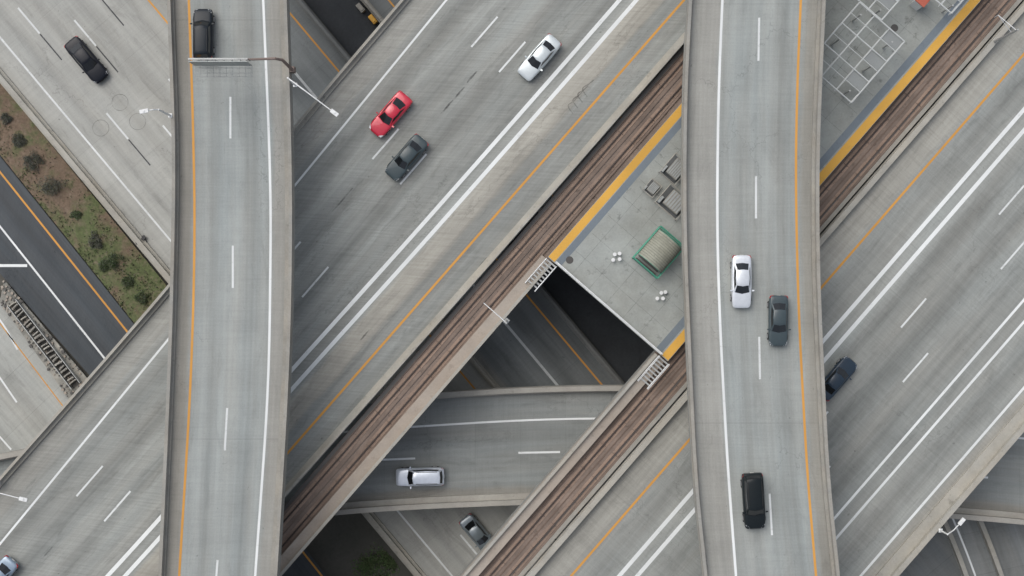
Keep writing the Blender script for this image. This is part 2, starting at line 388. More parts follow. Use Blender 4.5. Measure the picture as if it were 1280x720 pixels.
meta(m.obj('rubble',[M_tan,M_dsteel]),'loose rubble on the gore island',kind='stuff')

# ---- lower right ramp
M_lr=road_mat('low_ramp_concrete',(0.25,0.262,0.258),[(0,.85),(.2,.97),(.4,.8),(.6,.97),(.8,.8),(1,.9)],12)
m=MB(); Lr=crv([(1135,560),(1190,690),(1222,780)],-0.1,50,200);Rr=crv([(1245,530),(1300,660),(1334,760)],-0.1,50,200)
m.strip(Lr,Rr,0.13); meta(m.obj('road',M_lr),'concrete ramp running under the bridges',kind='structure')
m=MB()
line(m,off(Lr,1.4),0,.2,.14); meta(m.obj('road_marking',M_white),'white edge line on the low ramp',kind='structure')
for d0,lb in ((3.6,'pale concrete barrier along the low ramp'),(0.1,'concrete edge barrier of the low ramp')):
    m=MB(); m.wall(off(Lr,d0),off(Lr,d0+.45),0.033,0.9); meta(m.obj('concrete_barrier',M_par2),lb,'barrier')

# ---------------------------------------------------------------- curved mid-level ramp
top=[(-200,612),(0,567),(300,512),(570,488),(780,481),(1000,488),(1280,506),(1500,530)]
bot=[(-200,760),(0,716),(300,660),(430,642),(600,632),(780,628),(1000,635),(1280,655),(1500,685)]
M_c=road_mat('curved_ramp_concrete',(0.285,0.305,0.298),[(0,.7),(.06,.78),(.2,.9),(.28,.98),(.4,.84),(.52,.98),(.66,.82),(.8,.95),(.86,.85),(1,.8)],12.1,streak=0.11,jd=0.9,stain=.22,bands=((10.3,12.5,(0.30,0.285,0.25),.8),))
e,pi,L,R,w,sg=bridge('ramp_bridge',top,bot,ZC,'curved grey concrete ramp passing beneath the freeway deck',M_c,parL=0.7,parR=1.1,parh=0.95,capw=0.5,
   cols=((200,600,-0.6),(1120,560,-0.6),(760,555,-0.6)),pmat=conc('ramp_parapet',(0.38,0.37,0.33),0.15,warm=(0.34,0.32,0.285)))
m=MB(); line(m,off(L,sg*3.4),0,0.2); 
for a in ((648,566,700,565),(470,575,519,573),(826,569,876,572),(292,598,340,590),(1005,578,1055,582),(1185,592,1235,597)): dash(m,a[:2],a[2:],ZC,0.2)
m.obj('white_marking',M_white,e,pi)

# ---------------------------------------------------------------- diagonal freeway, upper-left carriageway
def pf(lo,hi,shoulders,lanes,base=0.98,dk=0.76,hw=18):
    f=lambda s:(s-lo)/(hi-lo); out=[(0,.82),(f(lo+8),.95)]
    for a,v in shoulders: out.append((f(a),v))
    for a in lanes: out+=[(f(a-hw),base),(f(a),dk),(f(a+hw),base)]
    out.append((1,.85)); return out
nwL=[(560,-68),(505,-3),(370,157),(210,358),(0,598),(-60,665)]
nwR=[(975,-81),(855,55),(610,335),(360,618),(250,740)]
M_nw=road_mat('freeway_concrete_grooved',(0.31,0.325,0.308),pf(382,680,[(420,.97),(432,.9)],[457,507,560,617])+[(0.89,1.0),(0.96,1.0)],23,joint=4.6,jd=0.92,streak=0.12,slab=0.025,groove=0.12,cloud=0.17,stain=.27,blotch=.13,
   bands=((20.5,23,(0.375,0.36,0.315),.95),(0,3.2,(0.345,0.335,0.30),.6)))
e,pi,L,R,w,sg=bridge('freeway_bridge',nwL,nwR,ZD,'wide concrete freeway deck with paired white lines and amber edge line',M_nw,
    parL=0.6,parR=0.7,cols=((300,420,-0.6),(560,200,-0.6),(150,560,-0.6),(500,420,-0.6)),n=120,pmat=M_par2)
mw=MB()
line(mw,crv([(640,-100),(558,0),(370,230),(208,427),(0,680)],ZD,120),0,0.2)
dbl=crv([(868,-100),(785,0),(550,268),(367,472),(180,682),(60,812)],ZD,120)
for o_ in (-0.62,0.62): line(mw,dbl,o_,0.38)
for t0,s0,ln in ((367,483.7,25),(366,530.5,25)):
    for k in range(-5,4):
        t=t0+187*k; s=s0 - (2.0 if k<-1 else 0)*(abs(k)-1)*0.8 - (1.5 if k==-1 else 0)
        dash(mw,Q(s,t-ln),Q(s,t+ln),ZD,0.18,mi=1)
mw.obj('white_marking',[M_white,M_white2],e,pi)
m=MB(); line(m,crv([(943,-100),(855,0),(610,280),(365,560),(225,720)],ZD,120),0,0.22); m.obj('amber_marking',M_orange,e,pi)
M_rub=decal('tyre_rubber_smear',(0.03,0.03,0.032),0.5,1.1)
def blob(px,py,rx,ry,ang,z,mat,n=20):
    m=MB()
    c=P(px,py,z); pts=[]
    for i in range(n):
        a=2*math.pi*i/n; r=1+random.uniform(-.25,.25); x=rx*r*math.cos(a);y=ry*r*math.sin(a)
        pts.append(c+Vector((x*math.cos(ang)-y*math.sin(ang),x*math.sin(ang)+y*math.cos(ang),0.011)))
    m.face(pts); m.obj('tar_patch',mat,e,pi)
for (x,y) in ((575,115),(560,132),(590,96)): blob(x,y,0.7,0.09,0.86,ZD,M_rub)
for k in range(4):
    pts=[(716+6*k,142-7*k),(710+6*k,132-7*k),(718+6*k,126-7*k),(724+6*k,118-6*k)]
    m=MB(); line(m,crv(pts,ZD,14,0),0,0.08,0.011); m.obj('tar_seal',M_rub,e,pi)
for (x,y,a_,b_) in ((428,250,1.5,.08),(602,330,0.8,.08),(455,420,.6,.08),(60,690,.7,.07)): blob(x,y,a_,b_,0.86,ZD,M_rub)

# lower-right carriageway
seL=[Q(968,-500),Q(968,900)];seR=[Q(1318,-500),Q(1318,900)]
M_se=road_mat('freeway_concrete_east',(0.308,0.324,0.308),pf(968,1318,[(985,.98),(1008,.98),(1014,.93)],[1035,1096,1142,1190,1258])+[(0.93,1.0),(0.97,1.0)],350/13,joint=4.6,jd=0.92,streak=0.13,slab=0.025,groove=0.09,cloud=0.13,stain=.24,blotch=.12,
   bands=((0,3.0,(0.36,0.35,0.31),.85),(24.6,28,(0.36,0.345,0.305),.7)))
e,pi,L,R,w,sg=bridge('freeway_bridge',seL,seR,ZD,'wide concrete freeway deck with solid and dashed white lines beside railway',M_se,parL=0.5,parR=1.5,capw=0.5,ext=300,
    cols=((940,600,-0.6),(1180,300,-0.6),(800,740,-0.6)),n=100,pmat=M_par2)
m=MB()
def sline(mb,s,w,z=ZD,d0=0): line(mb,crv([Q(s,-500),Q(s,900)],z,40,300),d0,w)
for s in (1057,1074): sline(m,s,0.38)
sline(m,1213,0.24); sline(m,1231,0.24); sline(m,1285,0.24)
for s,t0,sp in ((1119.5,453,187),(1166,403,187)):
    for k in range(-4,4): dash(m,Q(s,t0+sp*k-24),Q(s,t0+sp*k+24),ZD,0.18,mi=1)
m.obj('white_marking',[M_white,M_white2],e,pi)
m=MB(); sline(m,1011.5,0.22); m.obj('amber_marking',M_orange,e,pi)

# ---------------------------------------------------------------- rail viaducts
ZR=ZD-0.15
def seg(s,t0,t1,z,n=60): return crv([Q(s,t0),Q(s,t1)],z,n,0)
T0,T1,TP=-620,1150,206
def rail(sa,sb,sc,walk,label,tlabel,mirror):
    e,pi=thing('rail_viaduct',P(*Q((sa+sb)/2,200),ZR),label,'rail viaduct')
    m=MB(); m.wall(seg(sa,T0,T1,ZR),seg(sb,T0,T1,ZR),ZR-1.5,ZR,0,1); m.obj('deck',[M_side,M_bed],e,pi)
    m=MB(); m.wall(seg(walk[0],T0,TP-3,ZR),seg(walk[1],T0,TP-3,ZR),ZR+0.003,ZR+0.55); m.obj('walkway',M_tan,e,pi)
    m=MB(); k=walk[1]-2 if not mirror else walk[0]+2; m.wall(seg(k-1.8,T0,TP-3,ZR),seg(k+1.8,T0,TP-3,ZR),ZR+0.553,ZR+0.95); m.obj('parapet',M_par2,e,pi)
    for t in (-300,60,500):
        m=MB(); p=P(*Q((sa+sb)/2,t),ZR); column(m,p.x,p.y,-0.6,ZR-1.5,0.8); m.obj('column',M_side,e,pi)
    e,pi=thing('railway_track',P(*Q(sc,200),ZR),tlabel,'railway track')
    c_=seg(sc,T0,T1,ZR,80)
    for d_ in (-0.72,0.72):
        m=MB(); 
        tt=T0
        while tt<T1:
            a=seg(sc,tt,tt+37.6,ZR,2); m.wall(off(a,d_-.34),off(a,d_+.34),ZR+0.003,ZR+0.05); tt+=38.6
        o=m.obj('plinth',M_plinth,e,pi); o['kind']='stuff'
        m=MB(); m.wall(off(c_,d_-.08),off(c_,d_+.08),ZR+0.053,ZR+0.07); m.wall(off(c_,d_-.045),off(c_,d_+.045),ZR+0.071,ZR+0.20); m.obj('rail',M_rail,e,pi)
    for d_ in (-1.28,1.28):
        m=MB(); m.wall(off(c_,d_-.03),off(c_,d_+.03),ZR+0.003,ZR+0.12); m.obj('side_rail',M_rust,e,pi)
    m=MB(); t=T0
    ang=math.atan2(0.755,0.655)
    while t<T1:
        p=P(*Q(sc,t),ZR)
        for d_ in (-0.72,0.72):
            nrm=Vector((-math.sin(ang),math.cos(ang),0))*d_
            m.box((p.x+nrm.x,p.y+nrm.y,ZR+0.08),(0.10,0.28,0.03),ang)
        t+=9.8
    o=m.obj('fastener',M_rust,e,pi); o['kind']='stuff'
    m=MB(); m.wall(off(c_,-.05),off(c_,.05),ZR+0.003,ZR+0.05); m.obj('cable_duct',M_rust,e,pi)
rail(683,738,705,(721,738),'narrow concrete rail viaduct with rusty brown track bed and tan walkway','rusty railway track on a concrete viaduct bed',False)
rail(907,966,944,(907,923),'narrow concrete rail viaduct ending at the station platform end','rusty brown railway track beside the amber platform edge',True)
for s0 in (685.8,963):  # upper-left strip is dark to paint in the shaded gap beside the freeway wall
    m=MB(); m.wall(seg(s0-2.4,T0,T1,ZR),seg(s0+2.4,T0,T1,ZR),ZR+0.003,ZR+0.1 if s0<900 else ZR+.3); meta(m.obj('cable_trough',M_par if s0>900 else M_dsteel),'low concrete cable trough along the railway track','cable trough')

# ---------------------------------------------------------------- station platform
ZP=ZD+0.9
e,pi=thing('station_platform',P(*Q(828,300),ZP),'grey concrete railway platform with amber tactile edges','railway platform')
M_plat=conc('platform_paving',(0.345,0.365,0.345),0.17,0.9,warm=(0.29,0.30,0.275),spots=0.4)
m=MB(); m.wall(seg(728,TP,T1,ZP),seg(927,TP,T1,ZP),ZP-0.45,ZP); m.obj('slab',M_plat,e,pi)
m=MB(); m.wall(seg(750,TP+12,T1,ZP),seg(905,TP+12,T1,ZP),ZP-3.0,ZP-0.453); m.obj('girder',M_side,e,pi)
for a,b in ((728.5,738.5),(916,926.5)):
    m=MB(); m.strip(seg(a,TP+1,T1,ZP),seg(b,TP+1,T1,ZP),0.008); m.obj('tactile_strip',M_yel,e,pi)
for a,b in ((739.5,748),(905,914)):
    m=MB(); m.strip(seg(a,TP+1,T1,ZP),seg(b,TP+1,T1,ZP),0.008); m.obj('paving_band',M_slate,e,pi)
m=MB(); A_=P(*Q(740,TP+2),ZP);B_=P(*Q(915,TP+2),ZP)
m.tube(A_+Vector((0,0,1.1)),B_+Vector((0,0,1.1)),0.05); m.tube(A_+Vector((0,0,.6)),B_+Vector((0,0,.6)),0.03)
for k in range(10):
    q=A_.lerp(B_,k/9); m.tube(q+Vector((0,0,0.003)),q+Vector((0,0,1.1)),0.035,n=6)
m.box(A_.lerp(B_,.5)+Vector((0,0,0.09)),((B_-A_).length,0.22,0.16),math.atan2(B_.y-A_.y,B_.x-A_.x))
m.obj('railing',M_whitem,e,pi)
m=MB()
for s in range(765,900,28): m.strip(seg(s-.25,TP+4,T1,ZP),seg(s+.25,TP+4,T1,ZP),0.005)
for t in range(235,1150,30):
    a=crv([Q(750,t-.25),Q(903,t-.25)],ZP,2,0);b=crv([Q(750,t+.25),Q(903,t+.25)],ZP,2,0); m.strip(a,b,0.0055)
m.obj('paving_joint',decal('joint_dirt',(0.05,0.05,0.05),0.4,1.0),e,pi)
for t in (330,700,900):
    m=MB(); p=P(*Q(828,t),ZP); column(m,p.x,p.y,-0.6,ZP-3.0,1.0); m.obj('column',M_side,e,pi)
AD=math.atan2(0.755,0.655)
for s0 in (731,917):
    e,pi=thing('steel_stair',P(*Q(s0+4,188),ZP),'short pale steel stair from platform end to track walkway','stair')
    m=MB()
    for k in range(8):
        t=TP-3-k*5; p=P(*Q(s0+5,t),ZP-0.02-k*0.045); m.box(p,(0.15,1.05,0.04),AD)
    m.obj('tread',M_steel,e,pi)
    for d_ in (-3,13):
        m=MB(); a=P(*Q(s0+d_,TP-2),ZP+0.0);b=P(*Q(s0+d_,TP-43),ZP-0.33); m.tube(a+Vector((0,0,.9)),b+Vector((0,0,.9)),0.03); m.tube(a,b,0.06)
        for k in range(4): q=a.lerp(b,k/3); m.tube(q,q+Vector((0,0,.9)),0.025,n=6)
        m.obj('handrail',M_whitem,e,pi)
def L2(o,s,t,z):
    ang=AD; return o+Vector((t*math.cos(ang)+s*math.sin(ang),t*math.sin(ang)-s*math.cos(ang),z))
o0=P(*Q(828,300),ZP); e,pi=thing('stair_enclosure',o0,'green framed stair enclosure with ribbed grey barrel roof on platform','stair enclosure')
m=MB(); hw=1.5;hl=1.95;hh=1.9
cs=[(-hw,-hl),(hw,-hl),(hw,hl),(-hw,hl)]
for i in range(4):
    a,b=cs[i],cs[(i+1)%4]; m.tube(L2(o0,*a,0.003),L2(o0,*a,hh),0.05,n=8)
    for z in (0.15,1.1,hh): m.tube(L2(o0,*a,z),L2(o0,*b,z),0.05 if z==hh else 0.035,n=8)
for t in (-1.0,1.0): m.tube(L2(o0,-hw,t,hh),L2(o0,-hw,t,.003),0.05,n=8); m.tube(L2(o0,hw,t,hh),L2(o0,hw,t,.003),0.05,n=8)
m.obj('frame',M_green,e,pi)
m=MB(); nseg=16; rw=1.42; rh=1.2; ta,tb=-1.45,1.6
M_roof=conc('grey_beige_ribbed_roof',(0.33,0.335,0.28),0.2,3,warm=(0.28,0.28,0.225),spots=.35)
def rf(a,t,k=1.0): return L2(o0,-rw*k*math.cos(a),t,hh-0.15+rh*k*math.sin(a))
for i in range(nseg):
    a0=math.pi*i/nseg;a1=math.pi*(i+1)/nseg
    m.face([rf(a0,ta),rf(a1,ta),rf(a1,tb),rf(a0,tb)])
m.obj('roof',M_roof,e,pi)
M_rib=conc('roof_rib_paint',(0.21,0.215,0.175),0.1)
for k in range(14):
    t=ta+.02+k*(tb-ta-.04)/13; m=MB()
    for i in range(nseg):
        m.tube(rf(math.pi*i/nseg,t,1.01),rf(math.pi*(i+1)/nseg,t,1.01),0.024,n=5)
    m.obj('roof_rib',M_green if k in (0,13) else M_rib,e,pi)
m=MB()
for k in range(8): m.box(L2(o0,0,-1.8+k*.5,0.3-k*.035),(.32,2.4,.05),AD)
m.obj('stair_tread',M_dsteel,e,pi)
M_dark=plain('stairwell_dark',(0.03,0.03,0.032),0.8)
M_curb=conc('dark_curb_steel',(0.11,0.115,0.115),0.15)
M_lou=conc('pale_louvre_metal',(0.36,0.38,0.37),0.15,2,rough=.6,spots=.3)
for (s,t,a,b,h) in ((801,360,1.3,1.15,1.1),(776,392,.95,1.2,1.3),(770,356,.6,.7,.8)):
    o1=P(*Q(s,t),ZP); e,pi=thing('louvre_cabinet',o1,'grey louvred equipment cabinet inside a thin tubular frame on platform','equipment cabinet')
    m=MB(); cs=[(-a,-b),(a,-b),(a,b),(-a,b)]
    for i in range(4):
        p,q=cs[i],cs[(i+1)%4]
        for z in (h*.5,h): m.tube(L2(o1,*p,z),L2(o1,*q,z),0.025,n=6)
        m.tube(L2(o1,*p,.003),L2(o1,*p,h),.03,n=6)
    m.obj('frame',M_par2,e,pi)
    m=MB(); m.face([L2(o1,-a+.05,-b+.05,0.012),L2(o1,a-.05,-b+.05,0.012),L2(o1,a-.05,b-.05,0.012),L2(o1,-a+.05,b-.05,0.012)]); m.obj('base_plate',M_curb,e,pi)
    m=MB(); m.box(L2(o1,a*.12,b*.1,h*.36+.02),(b*1.45,a*1.35,h*.7),AD); m.obj('cabinet',M_par,e,pi)
    m=MB()
    for k in range(6): m.box(L2(o1,a*.12-a*.55+k*a*.22,b*.1,h*.71+.055),(b*1.3,a*.12,.06),AD)
    m.obj('louvre',M_lou,e,pi)
    m=MB(); m.box(L2(o1,-a*.82,-b*.5,h*.3),(b*.6,a*.2,h*.55),AD); m.obj('switch_box',M_lou,e,pi)
for (cx,cy) in ((770,321),(826,369)):
    for k,(dx,dy) in enumerate(((-4,4),(4,-4),(4,3),(-2,-3)) if cx<800 else ((-5,4),(0,-3),(5,-4),(2,4))):
        b=P(cx+dx,cy+dy,ZP); e,pi=thing('stool',b,'small white round concrete stool on the platform','stool','stools on the platform')
        m=MB(); m.tube(b+Vector((0,0,.003)),b+Vector((0,0,.4)),0.12,0.1,n=12); m.obj('base',M_steel,e,pi)
        m=MB(); m.tube(b+Vector((0,0,.4)),b+Vector((0,0,.48)),0.16,0.18,n=16); m.obj('seat',M_whitem,e,pi)
for (x,y,z) in ((712,325,ZP),(1118,35,ZP)):
    b=P(x,y,z); m=MB(); m.tube(b+Vector((0,0,.010)),b+Vector((0,0,.02)),0.36,n=24); m.tube(b+Vector((0,0,.021)),b+Vector((0,0,.03)),0.28,n=24)
    meta(m.obj('manhole_cover',M_dsteel),'round dark iron manhole cover in the platform','manhole cover')
M_gp=[conc('grey_glass_panel',(0.24,0.255,0.25),0.1,1,rough=.4)]
M_lat=conc('pale_lattice_steel',(0.50,0.52,0.51),0.12,rough=.6)
def canopy(s0,s1,t0,t1,ns,nt,label,red=False):
    o1=P(*Q((s0+s1)/2,(t0+t1)/2),ZP); e,pi=thing('platform_canopy',o1,label,'canopy')
    a=(s1-s0)/13/2;b=(t1-t0)/13/2; zc=3.2
    m=MB()
    for i in range(ns+1):
        s=-a+2*a*i/ns; m.tube(L2(o1,s,-b,zc),L2(o1,s,b,zc),0.075 if i in(0,ns) else .05,n=6)
        m.tube(L2(o1,s,-b,zc-.9),L2(o1,s,b,zc-.9),.035,n=5)
    for i in range(nt+1):
        t=-b+2*b*i/nt; m.tube(L2(o1,-a,t,zc+.005),L2(o1,a,t,zc+.005),0.075 if i%2==0 else .042,n=6)
        m.tube(L2(o1,-a,t,zc),L2(o1,-a,t,zc-.9),.03,n=5); m.tube(L2(o1,a,t,zc),L2(o1,a,t,zc-.9),.03,n=5)
    m.obj('frame',M_lat,e,pi)
    m=MB()
    for i in range(ns):
        for j in range(nt):
            x0=-a+2*a*i/ns+.08;x1=-a+2*a*(i+1)/ns-.08;y0=-b+2*b*j/nt+.06;y1=-b+2*b*(j+1)/nt-.06
            if i==ns-1 and j%2: m.face([L2(o1,x0,y0,zc-.08),L2(o1,x1,y0,zc-.08),L2(o1,x1,y1,zc-.08),L2(o1,x0,y1,zc-.08)],0)
    m.obj('roof_panel',M_gp,e,pi)
    for s in (-a*.7,a*.7):
        for t in (-b*.8,0,b*.8):
            m=MB(); m.tube(L2(o1,s,t,0.003),L2(o1,s,t,zc-.05),0.09,n=8); m.obj('post',M_steel,e,pi)
canopy(812,884,590,688,3,6,'pale open steel grid canopy over the platform')
canopy(784,846,690,780,3,6,'pale open steel lattice canopy above platform')
canopy(872,905,752,840,2,5,'small steel lattice canopy near a red kiosk')
o1=P(1146,4,ZP); e,pi=thing('ticket_kiosk',o1,'small red and white kiosk with flat roof on platform','kiosk')
m=MB(); m.box(o1+Vector((0,0,1.1)),(1.2,0.9,2.19),AD); m.obj('cabinet',M_whitem,e,pi)
m=MB(); m.box(o1+Vector((0,0,2.27)),(1.4,1.1,0.14),AD); m.obj('roof',plain('red_paint',(0.42,0.10,0.06),0.5),e,pi)
m=MB(); m.box(L2(o1,0.47,0,1.3),(0.7,0.03,0.8),AD); m.obj('screen',M_dark,e,pi)

def cpole(s,t,sc,label):
    b=P(*Q(s,t),ZD); e,pi=thing('catenary_pole',b,label,'catenary pole','overhead line poles')
    tip=P(*Q(sc,t),ZD); tip=Vector((tip.x,tip.y,0))
    m=MB(); m.tube(b+Vector((0,0,0.4)),b+Vector((0,0,6.8)),0.13,0.09,n=10); m.box(b+Vector((0,0,0.3)),(0.5,0.5,0.7),AD); m.obj('mast',M_steel,e,pi)
    m=MB(); a=b+Vector((0,0,6.4)); q=tip+Vector((0,0,ZD+6.3)); m.tube(a,q,0.04,n=6); m.tube(b+Vector((0,0,5.2)),q,0.035,n=6); m.tube(q,q+Vector((0,0,-.9)),.03,n=6); m.obj('bracket_arm',M_whitem,e,pi)
cpole(741,112,706,'pale catenary mast with bracket arm above the track')
cpole(972,772,944,'pale catenary mast with bracket arm beside the freeway')
cpole(684,560,706,'pale catenary mast with bracket arm by the freeway parapet')
for sc in (706,944):
    m=MB()
    a=P(*Q(sc,T0),ZD);b=P(*Q(sc,T1),ZD)
    m.tube(a+Vector((0,0,5.4)),b+Vector((0,0,5.4)),0.018,n=5); 
    for k in range(12):
        p=a.lerp(b,k/12);q=a.lerp(b,(k+1)/12);mid=a.lerp(b,(k+.5)/12)
        m.tube(p+Vector((0,0,6.3)),mid+Vector((0,0,5.7)),0.015,n=5); m.tube(mid+Vector((0,0,5.7)),q+Vector((0,0,6.3)),0.015,n=5)
    meta(m.obj('overhead_wire',M_dsteel),'thin overhead contact wire above the railway track','overhead wire')

# ---------------------------------------------------------------- upper bridges
lbL=[(211,0),(217,190),(215,350),(210,500),(200,720)];lbR=[(361,0),(367,200),(367,350),(362,500),(349,720)]
fl=lambda x:(x-215)/152
pL=[(0,.80),(fl(222),.84),(fl(238),.84),(fl(246),.92),(fl(256),.98),(fl(267),.83),(fl(278),.98),(fl(300),.98),(fl(314),.81),(fl(328),.98),(fl(340),.92),(fl(350),.9),(1,.85)]
M_lb=road_mat('left_flyover_concrete',(0.33,0.357,0.348),pL,11.0,joint=38,jw=0.1,jd=0.9,streak=0.10,slab=0.0,stain=0.17,cloud=.09,
  bands=((0,1.75,(0.32,0.30,0.26),.85),(8.95,11.2,(0.335,0.325,0.295),.8)))
e,pi,L,R,w,sg=bridge('flyover_bridge',lbL,lbR,ZT,'tall concrete flyover with white and amber edge lines',M_lb,parL=0.5,parR=0.75,thick=2.1,parh=0.9,capw=0.3,
   cols=((287,40,-0.6),(283,-400,-0.6),(250,900,-0.6)))
m=MB(); wl=crv([(329,0),(337,200),(338,330),(334,500),(319,720)],ZT); line(m,wl,0,0.22)
for a in ((288,121,288,173),(291,307,291,360),(284,510,281,563),(272,700,268,750),(283,-75,285,-23)): dash(m,a[:2],a[2:],ZT,0.19,mi=1)
m.obj('white_marking',[M_white,M_white2],e,pi)
m=MB(); line(m,crv([(236,0),(241,150),(243,300),(238,480),(224,720)],ZT),0,0.22); m.obj('amber_marking',M_orange,e,pi)

rbL=[(860,-20),(853,120),(852,280),(858,450),(866,600),(878,720)];rbR=[(1031,-20),(1023,180),(1023,330),(1029,480),(1036,600),(1048,720)]
fl=lambda x:(x-852)/171
pR=[(0,.88),(fl(860),.96),(fl(880),.99),(fl(893),.96),(fl(902),.88),(fl(912),.97),(fl(923),.81),(fl(938),.97),(fl(958),.97),(fl(972),.80),(fl(988),.96),(fl(996),.84),(fl(1003),.80),(fl(1014),.78),(1,.78)]
M_rb=road_mat('right_flyover_concrete',(0.33,0.357,0.346),pR,12.4,joint=38,jw=0.1,jd=0.9,streak=0.11,slab=0.0,stain=0.17,cloud=.10,
  bands=((0,3.1,(0.35,0.342,0.31),.8),(10.7,12.6,(0.33,0.315,0.275),.8)))
e,pi,L,R,w,sg=bridge('flyover_bridge',rbL,rbR,ZT,'tall concrete flyover crossing above the station platform',M_rb,parL=0.5,parR=0.6,thick=2.1,parh=0.9,capw=0.3,
   cols=((940,-300,-0.6),(960,1100,-0.6)))
m=MB(); line(m,crv([(903,0),(899,100),(897,200),(897,300),(900,400),(905,500),(911,600),(920,720)],ZT),0,0.23)
for a in ((949,22,948,76),(945,220,945,273),(949,421,950,474),(962,617,965,669),(956,-175,953,-120),(980,815,985,865)): dash(m,a[:2],a[2:],ZT,0.19,mi=1)
m.obj('white_marking',[M_white,M_white2],e,pi)
m=MB(); line(m,crv([(1001,0),(997,100),(995,200),(996,300),(999,400),(1004,500),(1010,600),(1020,720)],ZT),0,0.22); m.obj('amber_marking',M_orange,e,pi)

# sign gantry on left flyover
b=P(366,88,ZT); e,pi=thing('sign_gantry',b,'slim cantilever sign gantry with weathered mast arm over the flyover','sign gantry')
m=MB(); AY=-0.1
m.tube(b+Vector((0,0,-.8)),b+Vector((0,0,5.6)),0.16,0.13,n=14); m.tube(b+Vector((0,0,5.6)),b+Vector((-.5,0,6.3)),0.13,0.12,n=12); m.tube(b+Vector((-.5,0,6.3)),b+Vector((-3.0,AY,6.4)),0.12,0.09,n=12); m.box(b+Vector((0,0,.3)),(0.5,0.5,1.0))
m.obj('mast',M_mast,e,pi)
m=MB()
for dz_ in (5.6,6.6): m.tube(b+Vector((-2.8,AY,dz_)),b+Vector((-7.9,AY,dz_)),0.05,n=8)
for k in range(8): 
    x=-2.8-k*.728; m.tube(b+Vector((x,AY,5.6)),b+Vector((x,AY,6.6)),.035,n=6)
m.box(b+Vector((-5.35,AY+.02,6.66)),(5.1,.14,.06))
m.obj('truss',M_steel,e,pi)
m=MB(); m.box(b+Vector((-5.35,AY-.2,5.6)),(5.0,.06,2.2)); m.obj('sign_panel',plain('sign_back',(0.34,0.36,0.35),0.5,0.3),e,pi)
m=MB()
for y in (-.5,-.95): m.tube(b+Vector((-2.8,y,4.4)),b+Vector((-7.9,y,4.4)),.022,n=6)
m.tube(b+Vector((-2.8,-1.25,4.3)),b+Vector((-7.9,-1.25,4.3)),.03,n=6)
for k in range(10): x=-2.85-k*.56; m.tube(b+Vector((x,-.36,4.4)),b+Vector((x,-1.28,4.4)),.018,n=5)
m.obj('catwalk',M_steel,e,pi)

def lamp(base,z,tip,label,h=5.0):
    b=P(*base,z); tp=P(*tip,z+h+.6); t0=b+Vector((0,0,h)); e,pi=thing('street_lamp',b,label,'street lamp','street lamps on the parapets')
    m=MB(); m.tube(b+Vector((0,0,.85)),t0,0.11,0.075,n=10); m.box(b+Vector((0,0,.9)),(.36,.36,.12)); m.obj('pole',M_whitem,e,pi)
    m=MB(); m.tube(t0-Vector((0,0,.1)),t0.lerp(tp,.35)+Vector((0,0,.25)),0.06,n=8); m.tube(t0.lerp(tp,.35)+Vector((0,0,.25)),tp,0.055,0.045,n=8); m.obj('arm',M_whitem,e,pi)
    d=(tp-t0); a=math.atan2(d.y,d.x); m=MB(); m.box(tp+Vector((0,0,.0)),(.75,.34,.16),a); m.box(tp+Vector((.0,0,-.1)),(.5,.26,.06),a); m.box(tp+Vector((0,0,.1)),(.16,.16,.08),a); m.obj('lamp_head',M_whitem,e,pi)
lamp((371,108),ZT,(418,141),'pale street lamp with long arm on flyover parapet')
lamp((216,146),ZT,(180,139),'pale street lamp with arm over the lower freeway')
lamp((2,603),ZD,(29,624),'pale street lamp on the freeway parapet',4.0)
lamp((1172,661),ZD,(1202,652),'pale street lamp on the wide freeway parapet',3.0)

b=P(177,300,ZL); m=MB()
m.box(b+Vector((0,0,.15)),(0.9,.7,.26),.4); m.box(b+Vector((.3,.2,.33)),(.5,.35,.16),1.0); m.box(b+Vector((-.35,-.2,.2)),(.4,.5,.35),.1)
meta(m.obj('roadside_debris',plain('black_plastic',(0.02,0.02,0.022),0.5)),'heap of black debris on the freeway shoulder','debris')
b=P(466,24,0.0)
for k,(dx,dy,mt) in enumerate(((0,0,M_yel),(-1.3,1.2,M_par))):
    m=MB(); q=b+Vector((dx,dy,-.5)); m.box(q+Vector((0,0,.35)),(1.0,.5,.7),-.86); m.box(q+Vector((0,0,.74)),(.7,.35,.08),-.86)
    meta(m.obj('equipment_box',mt),'small equipment box beside the lower freeway barrier','equipment box',group='equipment boxes')

